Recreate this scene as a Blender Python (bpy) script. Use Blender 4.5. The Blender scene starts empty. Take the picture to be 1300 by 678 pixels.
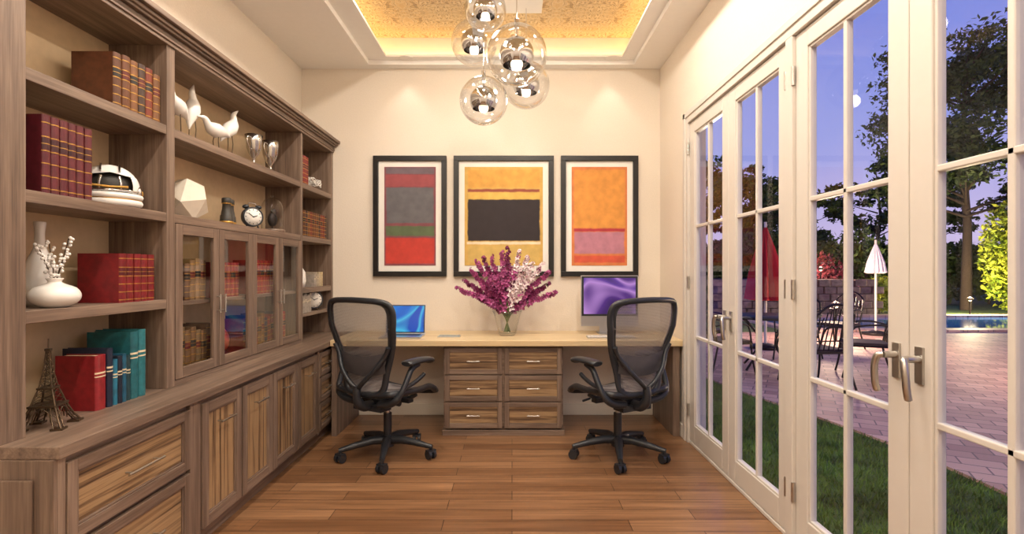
import bpy, bmesh, math, random
from mathutils import Vector, Matrix
random.seed(7)
scene = bpy.context.scene
try:
    scene.view_settings.view_transform = 'Standard'
    scene.view_settings.look = 'None'
except Exception as e:
    print(e)
pi = math.pi

# ------------------------------------------------------------------ materials
def lin(c):
    return tuple((x/255/12.92 if x/255 <= .04045 else ((x/255+.055)/1.055)**2.4) for x in c[:3]) + (1,)

def nmat(name):
    m = bpy.data.materials.new(name); m.use_nodes = True
    nt = m.node_tree
    return m, nt, nt.nodes['Principled BSDF']

def N(nt, typ, **kw):
    n = nt.nodes.new(typ)
    for k, v in kw.items():
        setattr(n, k, v)
    return n

def ramp(nt, fac, stops, interp='LINEAR'):
    r = N(nt, 'ShaderNodeValToRGB'); r.color_ramp.interpolation = interp
    el = r.color_ramp.elements
    while len(el) < len(stops): el.new(.5)
    for e, (p, c) in zip(el, stops):
        e.position = p; e.color = c
    nt.links.new(fac, r.inputs[0])
    return r

def simple(name, rgb, rough=.5, metal=0., var=.08, scale=25, bump=0., emis=0., coat=0.):
    m, nt, b = nmat(name)
    tc = N(nt, 'ShaderNodeTexCoord'); no = N(nt, 'ShaderNodeTexNoise')
    no.inputs['Scale'].default_value = scale; no.inputs['Detail'].default_value = 4
    nt.links.new(tc.outputs['Object'], no.inputs['Vector'])
    c = lin(rgb)
    d = tuple(x*(1-var) for x in c[:3])+(1,); l = tuple(min(1, x*(1+var)) for x in c[:3])+(1,)
    r = ramp(nt, no.outputs['Fac'], [(.3, d), (.7, l)])
    nt.links.new(r.outputs[0], b.inputs['Base Color'])
    b.inputs['Roughness'].default_value = rough; b.inputs['Metallic'].default_value = metal
    if coat: b.inputs['Coat Weight'].default_value = coat
    if bump:
        bp = N(nt, 'ShaderNodeBump'); bp.inputs['Strength'].default_value = bump
        bp.inputs['Distance'].default_value = .01
        nt.links.new(no.outputs['Fac'], bp.inputs['Height']); nt.links.new(bp.outputs[0], b.inputs['Normal'])
    if emis:
        nt.links.new(r.outputs[0], b.inputs['Emission Color']); b.inputs['Emission Strength'].default_value = emis
    return m

def wood(name, stops, axis, s=18, stretch=.05, rough=.45, fine=.35):
    m, nt, b = nmat(name)
    tc = N(nt, 'ShaderNodeTexCoord'); mp = N(nt, 'ShaderNodeMapping')
    sc = [s, s, s]; sc['XYZ'.index(axis)] = s*stretch
    mp.inputs['Scale'].default_value = sc
    nt.links.new(tc.outputs['Object'], mp.inputs[0])
    no = N(nt, 'ShaderNodeTexNoise'); no.inputs['Scale'].default_value = 1; no.inputs['Detail'].default_value = 5
    no.inputs['Distortion'].default_value = .4
    nt.links.new(mp.outputs[0], no.inputs['Vector'])
    n2 = N(nt, 'ShaderNodeTexNoise'); n2.inputs['Scale'].default_value = 5.5; n2.inputs['Detail'].default_value = 3
    nt.links.new(mp.outputs[0], n2.inputs['Vector'])
    mx = N(nt, 'ShaderNodeMix'); mx.data_type = 'FLOAT'; mx.inputs[0].default_value = fine
    nt.links.new(no.outputs['Fac'], mx.inputs[2]); nt.links.new(n2.outputs['Fac'], mx.inputs[3])
    r = ramp(nt, mx.outputs[0], [(p, lin(c)) for p, c in stops])
    nt.links.new(r.outputs[0], b.inputs['Base Color']); b.inputs['Roughness'].default_value = rough
    bp = N(nt, 'ShaderNodeBump'); bp.inputs['Strength'].default_value = .12; bp.inputs['Distance'].default_value = .003
    nt.links.new(mx.outputs[0], bp.inputs['Height']); nt.links.new(bp.outputs[0], b.inputs['Normal'])
    return m

def thin_glass(name, tint=(1, 1, 1), base=.04, power=5, rough=0.0, scale=.96):
    m = bpy.data.materials.new(name); m.use_nodes = True; nt = m.node_tree; nt.nodes.clear()
    out = N(nt, 'ShaderNodeOutputMaterial'); mx = N(nt, 'ShaderNodeMixShader')
    tr = N(nt, 'ShaderNodeBsdfTransparent'); gl = N(nt, 'ShaderNodeBsdfGlossy'); gl.inputs['Roughness'].default_value = rough
    tr.inputs[0].default_value = tuple(tint)+(1,)
    lw = N(nt, 'ShaderNodeLayerWeight'); lw.inputs[0].default_value = .5
    pw = N(nt, 'ShaderNodeMath', operation='POWER'); pw.inputs[1].default_value = power
    ma = N(nt, 'ShaderNodeMath', operation='MULTIPLY_ADD'); ma.inputs[1].default_value = scale; ma.inputs[2].default_value = base
    nt.links.new(lw.outputs['Facing'], pw.inputs[0]); nt.links.new(pw.outputs[0], ma.inputs[0])
    nt.links.new(ma.outputs[0], mx.inputs[0]); nt.links.new(tr.outputs[0], mx.inputs[1]); nt.links.new(gl.outputs[0], mx.inputs[2])
    nt.links.new(mx.outputs[0], out.inputs[0])
    return m

BK = [(.3, (80, 64, 53)), (.5, (116, 96, 82)), (.7, (146, 125, 108))]
M_bkY = wood('bookcase_wood_y', BK, 'Y', 30, .04)
M_bkZ = wood('bookcase_wood_z', BK, 'Z', 30, .04)
M_bkX = wood('bookcase_wood_x', BK, 'X', 30, .04)
ZB = [(.34, (64, 46, 34)), (.43, (112, 86, 62)), (.53, (164, 134, 98)), (.70, (130, 102, 74))]
M_zbY = wood('zebra_wood_y', ZB, 'Y', 42, .02, .4, .25)
M_zbZ = wood('zebra_wood_z', ZB, 'Z', 42, .02, .4, .25)
M_zbX = wood('zebra_wood_x', ZB, 'X', 42, .03, .4, .25)
M_desktop = wood('desk_top_maple', [(.3, (202, 174, 128)), (.7, (228, 206, 164))], 'X', 9, .06, .28)
M_back = simple('bookcase_back_panel', (202, 177, 142), .7, var=.05)
M_wall = simple('wall_plaster', (228, 217, 202), .85, var=.025, scale=90, bump=.12)
M_ceil = simple('ceiling_paint', (240, 236, 230), .85, var=.01)
M_trim = simple('door_paint', (214, 207, 198), .38, var=.01)
M_base = simple('baseboard_paint', (230, 222, 208), .4, var=.01)
M_black = simple('black_plastic', (38, 41, 46), .36, var=.1)
M_blackframe = simple('black_frame_wood', (20, 18, 18), .35, var=.1)
M_mat = simple('picture_mat', (238, 234, 226), .8, var=.01)
M_white = simple('white_ceramic', (232, 228, 222), .25, var=.01)
M_cream = simple('cream_stone', (218, 208, 192), .5, var=.04)
M_chrome = simple('chrome', (215, 215, 218), .05, 1., var=.01)
M_nickel = simple('brushed_nickel', (190, 186, 180), .3, 1., var=.04)
M_steel = simple('silver', (200, 198, 195), .18, 1., var=.03)
M_bronze = simple('bronze', (92, 76, 60), .4, .8, var=.15)
M_gold = simple('gilt', (186, 144, 70), .4, .7, var=.15, scale=120)
M_labelr = simple('title_label_red', (92, 26, 22), .5, var=.1)
M_labelk = simple('title_label_dark', (34, 28, 26), .5, var=.1)
M_page = simple('book_pages', (215, 198, 165), .8, var=.08, scale=200)
M_alu = simple('aluminium', (205, 206, 210), .28, .9, var=.02)
M_iron = simple('wrought_iron', (40, 32, 32), .45, .5, var=.1)
M_dk = simple('dark_leather', (48, 44, 38), .5, var=.2, scale=80)
M_glass = thin_glass('clear_glass', (.97, .98, .98), .05, 4)
M_door_glass = thin_glass('door_glass', (.95, .96, .98), .03, 5.0)
M_globe = thin_glass('globe_glass', (.95, .96, .97), .05, 1.8, 0, .9)
M_bulb = simple('bulb_glow', (255, 235, 200), .3, emis=3., var=.01)
M_led = simple('led_strip', (255, 212, 136), .4, emis=9, var=.01)
M_dl = simple('fill_and_wash_glow', (255, 238, 215), .4, emis=6, var=.01)

# mesh fabric
def fabric():
    m = bpy.data.materials.new('mesh_fabric'); m.use_nodes = True; nt = m.node_tree
    b = nt.nodes['Principled BSDF']; out = nt.nodes['Material Output']
    tc = N(nt, 'ShaderNodeTexCoord'); wv = N(nt, 'ShaderNodeTexWave'); wv.inputs['Scale'].default_value = 45
    wv.bands_direction = 'Z'
    nt.links.new(tc.outputs['Object'], wv.inputs[0])
    r = ramp(nt, wv.outputs['Fac'], [(0, lin((84, 80, 82))), (1, lin((150, 144, 144)))])
    nt.links.new(r.outputs[0], b.inputs['Base Color']); b.inputs['Roughness'].default_value = .6
    tr = N(nt, 'ShaderNodeBsdfTransparent'); mx = N(nt, 'ShaderNodeMixShader'); mx.inputs[0].default_value = .7
    nt.links.new(tr.outputs[0], mx.inputs[1]); nt.links.new(b.outputs[0], mx.inputs[2]); nt.links.new(mx.outputs[0], out.inputs[0])
    return m
M_fabric = fabric()

def floor_mat():
    m, nt, b = nmat('hardwood_planks')
    tc = N(nt, 'ShaderNodeTexCoord')
    br = N(nt, 'ShaderNodeTexBrick'); br.offset = .37; br.squash = 1
    br.inputs['Scale'].default_value = 1; br.inputs['Brick Width'].default_value = .95; br.inputs['Row Height'].default_value = .115
    br.inputs['Mortar Size'].default_value = .002; br.inputs['Mortar Smooth'].default_value = .1
    br.inputs['Color1'].default_value = lin((118, 82, 54)); br.inputs['Color2'].default_value = lin((152, 113, 80))
    br.inputs['Mortar'].default_value = lin((56, 37, 26))
    nt.links.new(tc.outputs['Object'], br.inputs['Vector'])
    mp = N(nt, 'ShaderNodeMapping'); mp.inputs['Scale'].default_value = (1.6, 34, 1)
    nt.links.new(tc.outputs['Object'], mp.inputs[0])
    no = N(nt, 'ShaderNodeTexNoise'); no.inputs['Scale'].default_value = 1; no.inputs['Detail'].default_value = 6; no.inputs['Distortion'].default_value = .5
    nt.links.new(mp.outputs[0], no.inputs['Vector'])
    r = ramp(nt, no.outputs['Fac'], [(.3, (.64, .62, .6, 1)), (.7, (1.2, 1.2, 1.2, 1))])
    mx = N(nt, 'ShaderNodeMix'); mx.data_type = 'RGBA'; mx.blend_type = 'MULTIPLY'; mx.inputs[0].default_value = 1
    nt.links.new(br.outputs['Color'], mx.inputs[6]); nt.links.new(r.outputs[0], mx.inputs[7])
    nt.links.new(mx.outputs[2], b.inputs['Base Color']); b.inputs['Roughness'].default_value = .28
    bp = N(nt, 'ShaderNodeBump'); bp.inputs['Strength'].default_value = .3; bp.inputs['Distance'].default_value = .003; bp.invert = True
    nt.links.new(br.outputs['Fac'], bp.inputs['Height']); nt.links.new(bp.outputs[0], b.inputs['Normal'])
    return m
M_floor = floor_mat()

def damask():
    """mirror-tiled scroll ornament"""
    m, nt, b = nmat('gold_damask_ceiling')
    tc = N(nt, 'ShaderNodeTexCoord'); sp = N(nt, 'ShaderNodeSeparateXYZ'); nt.links.new(tc.outputs['Object'], sp.inputs[0])
    ax = N(nt, 'ShaderNodeMath', operation='ADD'); ax.inputs[1].default_value = 5.05; nt.links.new(sp.outputs[0], ax.inputs[0])
    px = N(nt, 'ShaderNodeMath', operation='PINGPONG'); px.inputs[1].default_value = .30; nt.links.new(ax.outputs[0], px.inputs[0])
    py = N(nt, 'ShaderNodeMath', operation='PINGPONG'); py.inputs[1].default_value = .27; nt.links.new(sp.outputs[1], py.inputs[0])
    cb = N(nt, 'ShaderNodeCombineXYZ'); nt.links.new(px.outputs[0], cb.inputs[0]); nt.links.new(py.outputs[0], cb.inputs[1]); cb.inputs[2].default_value = 1.7
    no = N(nt, 'ShaderNodeTexNoise'); no.inputs['Scale'].default_value = 6.5; no.inputs['Detail'].default_value = 2; no.inputs['Distortion'].default_value = 2.2
    nt.links.new(cb.outputs[0], no.inputs['Vector'])
    a = lin((214, 184, 136)); c = lin((228, 206, 166)); d = lin((164, 136, 104))
    r = ramp(nt, no.outputs['Fac'], [(.33, a), (.36, d), (.385, a), (.45, c), (.475, d), (.50, c), (.56, a), (.58, d), (.605, c), (.7, a)])
    nt.links.new(r.outputs[0], b.inputs['Base Color']); b.inputs['Roughness'].default_value = .6
    return m
M_damask = damask()

def painting(name, bg, rects, x0, x1, z0, z1):
    """rects in 0..1 canvas fractions (u0,u1,v0,v1,rgb), v from the bottom."""
    m, nt, b = nmat(name)
    tc = N(nt, 'ShaderNodeTexCoord'); sp = N(nt, 'ShaderNodeSeparateXYZ')
    no = N(nt, 'ShaderNodeTexNoise'); no.inputs['Scale'].default_value = 14; no.inputs['Detail'].default_value = 5
    nt.links.new(tc.outputs['Object'], no.inputs['Vector'])
    va = N(nt, 'ShaderNodeVectorMath', operation='MULTIPLY_ADD')
    nt.links.new(no.outputs['Color'], va.inputs[0]); va.inputs[1].default_value = (.02, 0, .02)
    nt.links.new(tc.outputs['Object'], va.inputs[2])
    nt.links.new(va.outputs[0], sp.inputs[0])
    cur = None
    brush = ramp(nt, no.outputs['Fac'], [(.3, (.86, .86, .86, 1)), (.7, (1.12, 1.12, 1.12, 1))])
    col = N(nt, 'ShaderNodeRGB'); col.outputs[0].default_value = lin(bg); cur = col.outputs[0]
    def mr(src, a, c, lo, hi):
        n = N(nt, 'ShaderNodeMapRange'); n.interpolation_type = 'SMOOTHSTEP'
        n.inputs[1].default_value = a; n.inputs[2].default_value = c; n.inputs[3].default_value = lo; n.inputs[4].default_value = hi
        nt.links.new(src, n.inputs[0]); return n.outputs[0]
    def mul(a, c):
        n = N(nt, 'ShaderNodeMath', operation='MULTIPLY'); nt.links.new(a, n.inputs[0]); nt.links.new(c, n.inputs[1]); return n.outputs[0]
    s = .007; o = .01
    for (u0, u1, v0, v1, rgb) in rects:
        xa = x0+(x1-x0)*u0+o; xb = x0+(x1-x0)*u1+o; za = z0+(z1-z0)*v0+o; zb = z0+(z1-z0)*v1+o
        k = mul(mul(mr(sp.outputs[0], xa-s, xa+s, 0, 1), mr(sp.outputs[0], xb-s, xb+s, 1, 0)),
                mul(mr(sp.outputs[2], za-s, za+s, 0, 1), mr(sp.outputs[2], zb-s, zb+s, 1, 0)))
        mx = N(nt, 'ShaderNodeMix'); mx.data_type = 'RGBA'
        nt.links.new(k, mx.inputs[0]); nt.links.new(cur, mx.inputs[6]); mx.inputs[7].default_value = lin(rgb)
        cur = mx.outputs[2]
    mx = N(nt, 'ShaderNodeMix'); mx.data_type = 'RGBA'; mx.blend_type = 'MULTIPLY'; mx.inputs[0].default_value = 1
    nt.links.new(cur, mx.inputs[6]); nt.links.new(brush.outputs[0], mx.inputs[7])
    nt.links.new(mx.outputs[2], b.inputs['Base Color']); b.inputs['Roughness'].default_value = .7
    return m

def screen_mat(name, stops, scale, dist, strength):
    m, nt, b = nmat(name)
    tc = N(nt, 'ShaderNodeTexCoord'); no = N(nt, 'ShaderNodeTexNoise')
    no.inputs['Scale'].default_value = scale; no.inputs['Distortion'].default_value = dist; no.inputs['Detail'].default_value = 1
    nt.links.new(tc.outputs['Object'], no.inputs['Vector'])
    r = ramp(nt, no.outputs['Fac'], [(p, lin(c)) for p, c in stops])
    nt.links.new(r.outputs[0], b.inputs['Emission Color']); b.inputs['Emission Strength'].default_value = strength
    b.inputs['Base Color'].default_value = (.01, .01, .01, 1); b.inputs['Roughness'].default_value = .2
    return m

# ------------------------------------------------------------------ mesh builder
class MB:
    def __init__(s): s.v = []; s.f = []; s.m = []; s.sm = []; s.mats = []
    def mi(s, mat):
        if mat not in s.mats: s.mats.append(mat)
        return s.mats.index(mat)
    def add(s, verts, faces, mat, smooth=False, M=None):
        o = len(s.v)
        for p in verts:
            p = Vector(p)
            if M is not None: p = M @ p
            s.v.append(tuple(p))
        k = s.mi(mat)
        for f in faces:
            s.f.append([i+o for i in f]); s.m.append(k); s.sm.append(smooth)
    def box(s, x0, x1, y0, y1, z0, z1, mat, M=None):
        v = [(x0, y0, z0), (x1, y0, z0), (x1, y1, z0), (x0, y1, z0), (x0, y0, z1), (x1, y0, z1), (x1, y1, z1), (x0, y1, z1)]
        f = [(3, 2, 1, 0), (4, 5, 6, 7), (0, 1, 5, 4), (1, 2, 6, 5), (2, 3, 7, 6), (3, 0, 4, 7)]
        s.add(v, f, mat, False, M)
    def tube(s, pts, r, mat, seg=8, closed=False, M=None, caps=True, flat=None):
        pts = [Vector(p) for p in pts]; n = len(pts)
        rs = r if isinstance(r, (list, tuple)) else [r]*n
        tang = []
        for i in range(n):
            if closed: t = pts[(i+1) % n]-pts[i-1]
            else: t = pts[min(i+1, n-1)]-pts[max(i-1, 0)]
            tang.append(t.normalized() if t.length > 1e-9 else Vector((0, 0, 1)))
        up = Vector((0, 0, 1)) if abs(tang[0].z) < .9 else Vector((0, 1, 0))
        nrm = (up-tang[0]*up.dot(tang[0])).normalized()
        V = []
        for i in range(n):
            t = tang[i]; nrm = (nrm-t*nrm.dot(t)).normalized(); bn = t.cross(nrm)
            for j in range(seg):
                a = 2*pi*j/seg
                off = nrm*math.cos(a)*rs[i]+bn*math.sin(a)*rs[i]
                if flat: off = Vector((off.x*flat[0], off.y*flat[1], off.z*flat[2]))
                V.append(pts[i]+off)
        F = []
        rng = n if closed else n-1
        for i in range(rng):
            a = i*seg; c = ((i+1) % n)*seg
            for j in range(seg):
                F.append((a+j, a+(j+1) % seg, c+(j+1) % seg, c+j))
        s.add(V, F, mat, True, M)
        if caps and not closed:
            s.add(V[:seg], [tuple(range(seg))[::-1]], mat, False, M)
            s.add(V[-seg:], [tuple(range(seg))], mat, False, M)
    def cyl(s, p0, p1, r0, mat, r1=None, seg=20, M=None):
        s.tube([p0, p1], [r0, r0 if r1 is None else r1], mat, seg, M=M)
    def lathe(s, prof, mat, seg=28, M=None, smooth=True, sc=(1, 1)):
        V = []; F = []
        for (r, z) in prof:
            for j in range(seg):
                a = 2*pi*j/seg; V.append((r*math.cos(a)*sc[0], r*math.sin(a)*sc[1], z))
        for i in range(len(prof)-1):
            for j in range(seg):
                F.append((i*seg+j, i*seg+(j+1) % seg, (i+1)*seg+(j+1) % seg, (i+1)*seg+j))
        if prof[0][0] > 1e-6: F.append(tuple(range(seg))[::-1])
        if prof[-1][0] > 1e-6: F.append(tuple((len(prof)-1)*seg+j for j in range(seg)))
        s.add(V, F, mat, smooth, M)
    def ball(s, c, r, mat, seg=20, rings=12, M=None, a0=-90, a1=90):
        if not isinstance(r, (tuple, list)): r = (r, r, r)
        prof = []
        for i in range(rings+1):
            a = math.radians(a0+(a1-a0)*i/rings); prof.append((max(1e-5, math.cos(a)), math.sin(a)))
        V = []; F = []
        for (q, z) in prof:
            for j in range(seg):
                t = 2*pi*j/seg; V.append((c[0]+q*math.cos(t)*r[0], c[1]+q*math.sin(t)*r[1], c[2]+z*r[2]))
        for i in range(rings):
            for j in range(seg):
                F.append((i*seg+j, i*seg+(j+1) % seg, (i+1)*seg+(j+1) % seg, (i+1)*seg+j))
        s.add(V, F, mat, True, M)
    def build(s, name, parent=None, bevel=0., normals=True):
        me = bpy.data.meshes.new(name); me.from_pydata(s.v, [], s.f)
        for m in s.mats: me.materials.append(m)
        me.polygons.foreach_set('material_index', s.m); me.polygons.foreach_set('use_smooth', s.sm)
        if normals:
            bm = bmesh.new(); bm.from_mesh(me); bmesh.ops.recalc_face_normals(bm, faces=bm.faces); bm.to_mesh(me); bm.free()
        me.update()
        ob = bpy.data.objects.new(name, me); scene.collection.objects.link(ob)
        if parent: ob.parent = parent
        if bevel:
            b = ob.modifiers.new('bevel', 'BEVEL'); b.width = bevel; b.segments = 2; b.limit_method = 'ANGLE'; b.angle_limit = math.radians(50)
        return ob

def empty(name, loc=(0, 0, 0), rz=0):
    e = bpy.data.objects.new(name, None); e.location = loc; e.rotation_euler = (0, 0, rz); scene.collection.objects.link(e); return e
def T(x, y, z, rz=0, rx=0, ry=0, s=1):
    return Matrix.Translation((x, y, z)) @ Matrix.Rotation(rz, 4, 'Z') @ Matrix.Rotation(rx, 4, 'X') @ Matrix.Rotation(ry, 4, 'Y') @ Matrix.Scale(s, 4)
def catmull(P, n=6, closed=False):
    P = [Vector(p) for p in P]; out = []; L = len(P)
    for i in range(L if closed else L-1):
        if closed: p0, p1, p2, p3 = P[i-1], P[i], P[(i+1) % L], P[(i+2) % L]
        else: p0, p1, p2, p3 = P[max(i-1, 0)], P[i], P[i+1], P[min(i+2, L-1)]
        for k in range(n):
            t = k/n
            out.append(.5*((2*p1)+(p2-p0)*t+(2*p0-5*p1+4*p2-p3)*t*t+(3*p1-p0-3*p2+p3)*t**3))
    if not closed: out.append(P[-1])
    return out

# ------------------------------------------------------------------ room shell
XL, XR, YB, YF, ZC = -1.88, 1.324, 4.577, -1.4, 3.09
b = MB(); b.box(XL-.15, XR+.15, YF-.15, YB+.15, -.12, 0, M_floor); b.build('floor')
b = MB(); b.box(XL-.15, XR+.15, YB, YB+.15, 0, 3.45, M_wall); b.build('wall_back')
b = MB(); b.box(XL-.15, XL, YF, YB, 0, 3.45, M_wall); b.build('wall_left')
b = MB(); b.box(XL-.15, XR+.15, YF-.15, YF, 0, 3.45, M_wall); b.build('wall_front')
b = MB()
DY0, DY1, DZ = .97, 3.89, 2.45
b.box(XR, XR+.15, DY1, YB, 0, 3.45, M_wall); b.box(XR, XR+.15, YF, DY0, 0, 3.45, M_wall); b.box(XR, XR+.15, DY0, DY1, DZ, 3.45, M_wall)
b.build('wall_right')
# tray ceiling
OX0, OX1, OY0, OY1 = -1.255, 1.07, .5, 4.483
IX0, IX1, IY0, IY1 = -1.086, .95, .62, 4.413
b = MB()
def ring(b, o, i, z0, z1, mat):
    b.box(o[0], i[0], o[2], o[3], z0, z1, mat); b.box(i[1], o[1], o[2], o[3], z0, z1, mat)
    b.box(i[0], i[1], o[2], i[2], z0, z1, mat); b.box(i[0], i[1], i[3], o[3], z0, z1, mat)
ring(b, (XL, XR, YF, YB), (OX0, OX1, OY0, OY1), ZC, 3.13, M_ceil)
ring(b, (XL, XR, YF, YB), (IX0, IX1, IY0, IY1), 3.13, 3.15, M_ceil)
ring(b, (XL, XR, YF, YB), (OX0-.02, OX1+.02, OY0-.02, OY1+.02), 3.15, 3.34, M_ceil)
b.box(XL, XR, YF, YB, 3.34, 3.45, M_ceil)
b.build('ceiling')
b = MB(); b.box(OX0, OX1, OY0, OY1, 3.325, 3.339, M_damask); b.build('ceiling_damask_panel')
b = MB()
for (x0, x1, y0, y1) in [(OX0+.01, OX0+.03, OY0, OY1), (OX1-.03, OX1-.01, OY0, OY1), (OX0+.05, OX1-.05, OY1-.03, OY1-.01), (OX0+.05, OX1-.05, OY0+.01, OY0+.03)]:
    b.box(x0, x1, y0, y1, 3.151, 3.161, M_led)
b.build('cove_light_strip')
b = MB(); b.box(-1.41, XR, YB-.015, YB, 0, .1, M_base); b.build('baseboard_back', bevel=.003)
b = MB(); b.box(XR-.015, XR, DY1+.02, YB-.016, 0, .1, M_base); b.build('baseboard_right', bevel=.003)
b = MB(); b.box(XL, XL+.015, YF, 1.575, 0, .1, M_base); b.build('baseboard_left', bevel=.003)

# ------------------------------------------------------------------ french doors
b = MB()
fx0, fx1 = XR-.012, XR+.10
b.box(fx0, fx1, 3.83, 3.89, 0, 2.45, M_trim); b.box(fx0, fx1, .97, 1.03, 0, 2.45, M_trim)
b.box(fx0, fx1, 1.03, 3.83, 2.39, 2.45, M_trim); b.box(fx0, fx1, 2.40, 2.46, 0, 2.39, M_trim)
b.box(XR-.02, XR, 3.87, 3.915, 0, 2.475, M_trim); b.box(XR-.02, XR, .94, 3.915, 2.435, 2.475, M_trim)
b.box(XR+.0, XR+.15, .97, 3.89, 0, .02, M_trim)
b.build('trim_door_frame', bevel=.003)
def leaf(idx, y0, y1, hinge_side, handle_y=None):
    e = empty('door_%d' % idx)
    b = MB(); x0, x1 = XR+.005, XR+.05; z0, z1 = .025, 2.385; st = .092
    y0 += .002; y1 -= .002
    b.box(x0, x1, y0, y0+st, z0, z1, M_trim); b.box(x0, x1, y1-st, y1, z0, z1, M_trim)
    b.box(x0, x1, y0+st, y1-st, z0, z0+.13, M_trim); b.box(x0, x1, y0+st, y1-st, z1-.085, z1, M_trim)
    # glazing bead
    q = .012; xa = x0+.007
    b.box(xa, x1-.007, y0+st, y0+st+q, z0+.13, z1-.085, M_trim); b.box(xa, x1-.007, y1-st-q, y1-st, z0+.13, z1-.085, M_trim)
    b.box(xa, x1-.007, y0+st+q, y1-st-q, z0+.13, z0+.13+q, M_trim); b.box(xa, x1-.007, y0+st+q, y1-st-q, z1-.085-q, z1-.085, M_trim)
    ym = (y0+y1)/2; m0, m1 = x0+.008, x1-.008
    b.box(m0, m1, ym-.011, ym+.011, z0+.13, z1-.085, M_trim)
    for z in (.80, 1.61):
        b.box(m0, m1, y0+st, y1-st, z-.011, z+.011, M_trim)
    b.build('leaf_frame', e, bevel=.004)
    g = MB(); xm = (x0+x1)/2
    g.add([(xm, y0+st, z0+.13), (xm, y1-st, z0+.13), (xm, y1-st, z1-.085), (xm, y0+st, z1-.085)], [(0, 1, 2, 3)], M_door_glass)
    g.build('glass_pane', e, normals=False)
    h = MB(); hy = y1+.001 if hinge_side > 0 else y0-.001
    for z in (.25, 1.2, 2.2):
        h.cyl((x0-.012, hy, z-.045), (x0-.012, hy, z+.045), .009, M_nickel, seg=10)
    h.build('hinges', e)
    if handle_y is not None:
        k = MB(); hx = x0; s = -1 if handle_y < ym else 1
        k.box(hx-.008, hx, handle_y-.016, handle_y+.016, .92, 1.04, M_nickel)
        k.cyl((hx-.005, handle_y, 1.0), (hx-.05, handle_y, 1.0), .012, M_nickel, seg=12)
        p = catmull([(hx-.05, handle_y, 1.0), (hx-.062, handle_y-s*.01, .995), (hx-.066, handle_y-s*.02, .96), (hx-.062, handle_y-s*.022, .90), (hx-.055, handle_y-s*.02, .87)], 5)
        k.tube(p, [.012]+[.0115]*(len(p)-2)+[.008], M_nickel, 10)
        k.build('lever_handle', e, bevel=.002)
leaf(1, 3.145, 3.83, 1, 3.19); leaf(2, 2.46, 3.145, -1, 3.10)
leaf(3, 1.715, 2.40, 1, 1.765); leaf(4, 1.03, 1.715, -1, 1.665)

# ------------------------------------------------------------------ bookcase
bc = empty('bookcase')
XH, XC = -1.60, -1.42
b = MB()
g0 = XL+.002
b.box(g0, XC-.05, 1.62, 4.575, 0, .08, M_bkY)
b.box(g0, XC-.02, 1.60, 4.575, .08, .70, M_bkY)
b.box(g0, XC+.015, 1.59, 4.575, .70, .74, M_bkY)
b.build('base_carcass', bc, bevel=.003)
b = MB(); b.box(g0, XC, 1.585, 1.60, .0, .70, M_bkZ)
b.box(g0+.06, XC-.06, 1.577, 1.585, .14, .64, M_bkZ)
b.build('base_end_panel', bc, bevel=.003)
def door_panel(b, y0, y1, z0, z1, x, zeb, st=.05, horiz=False):
    b.box(x-.02, x, y0, y0+st, z0, z1, M_bkZ); b.box(x-.02, x, y1-st, y1, z0, z1, M_bkZ)
    b.box(x-.02, x, y0+st, y1-st, z0, z0+st, M_bkY); b.box(x-.02, x, y0+st, y1-st, z1-st, z1, M_bkY)
    q = .008
    b.box(x-.02, x-.005, y0+st, y0+st+q, z0+st, z1-st, M_bkZ); b.box(x-.02, x-.005, y1-st-q, y1-st, z0+st, z1-st, M_bkZ)
    b.box(x-.02, x-.005, y0+st+q, y1-st-q, z0+st, z0+st+q, M_bkY); b.box(x-.02, x-.005, y0+st+q, y1-st-q, z1-st-q, z1-st, M_bkY)
    b.box(x-.02, x-.011, y0+st+q, y1-st-q, z0+st+q, z1-st-q, zeb)
def bar(b, p0, p1, out, r=.005):
    p0 = Vector(p0); p1 = Vector(p1); o = Vector(out); d = (p1-p0)
    b.cyl(p0+o, p1+o, r, M_nickel, seg=10)
    for t in (.12, .88):
        b.cyl(p0+d*t, p0+d*t+o, r*.8, M_nickel, seg=8)
b = MB(); hd = MB()
b.box(XC-.02, XC, 1.60, 1.63, .08, .70, M_bkZ); b.box(XC-.02, XC, 2.26, 2.335, .08, .70, M_bkZ)
for (z0, z1) in [(.415, .675), (.10, .395)]:
    door_panel(b, 1.633, 2.257, z0, z1, XC+.004, M_zbY, .04)
    zz = (z0+z1)/2
    bar(hd, (XC+.0, 1.86, zz), (XC+.0, 2.05, zz), (.03, 0, 0))
dy = [2.34, 2.69, 3.04, 3.39, 3.74]
for i in range(4):
    door_panel(b, dy[i]+.004, dy[i+1]-.004, .10, .675, XC+.004, M_zbZ, .05)
    bar(hd, (XC+.004, dy[i]+.11, .565), (XC+.004, dy[i+1]-.11, .565), (.028, 0, 0), .0045)
b.box(XC-.02, XC, 3.745, 3.775, .08, .70, M_bkZ)
for (z0, z1) in [(.50, .675), (.31, .49), (.10, .30)]:
    door_panel(b, 3.78, 4.08, z0, z1, XC+.002, M_zbY, .035)
    bar(hd, (XC, 3.87, (z0+z1)/2), (XC, 3.98, (z0+z1)/2), (.022, 0, 0), .004)
b.build('base_fronts', bc, bevel=.002); hd.build('base_handles', bc)
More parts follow.
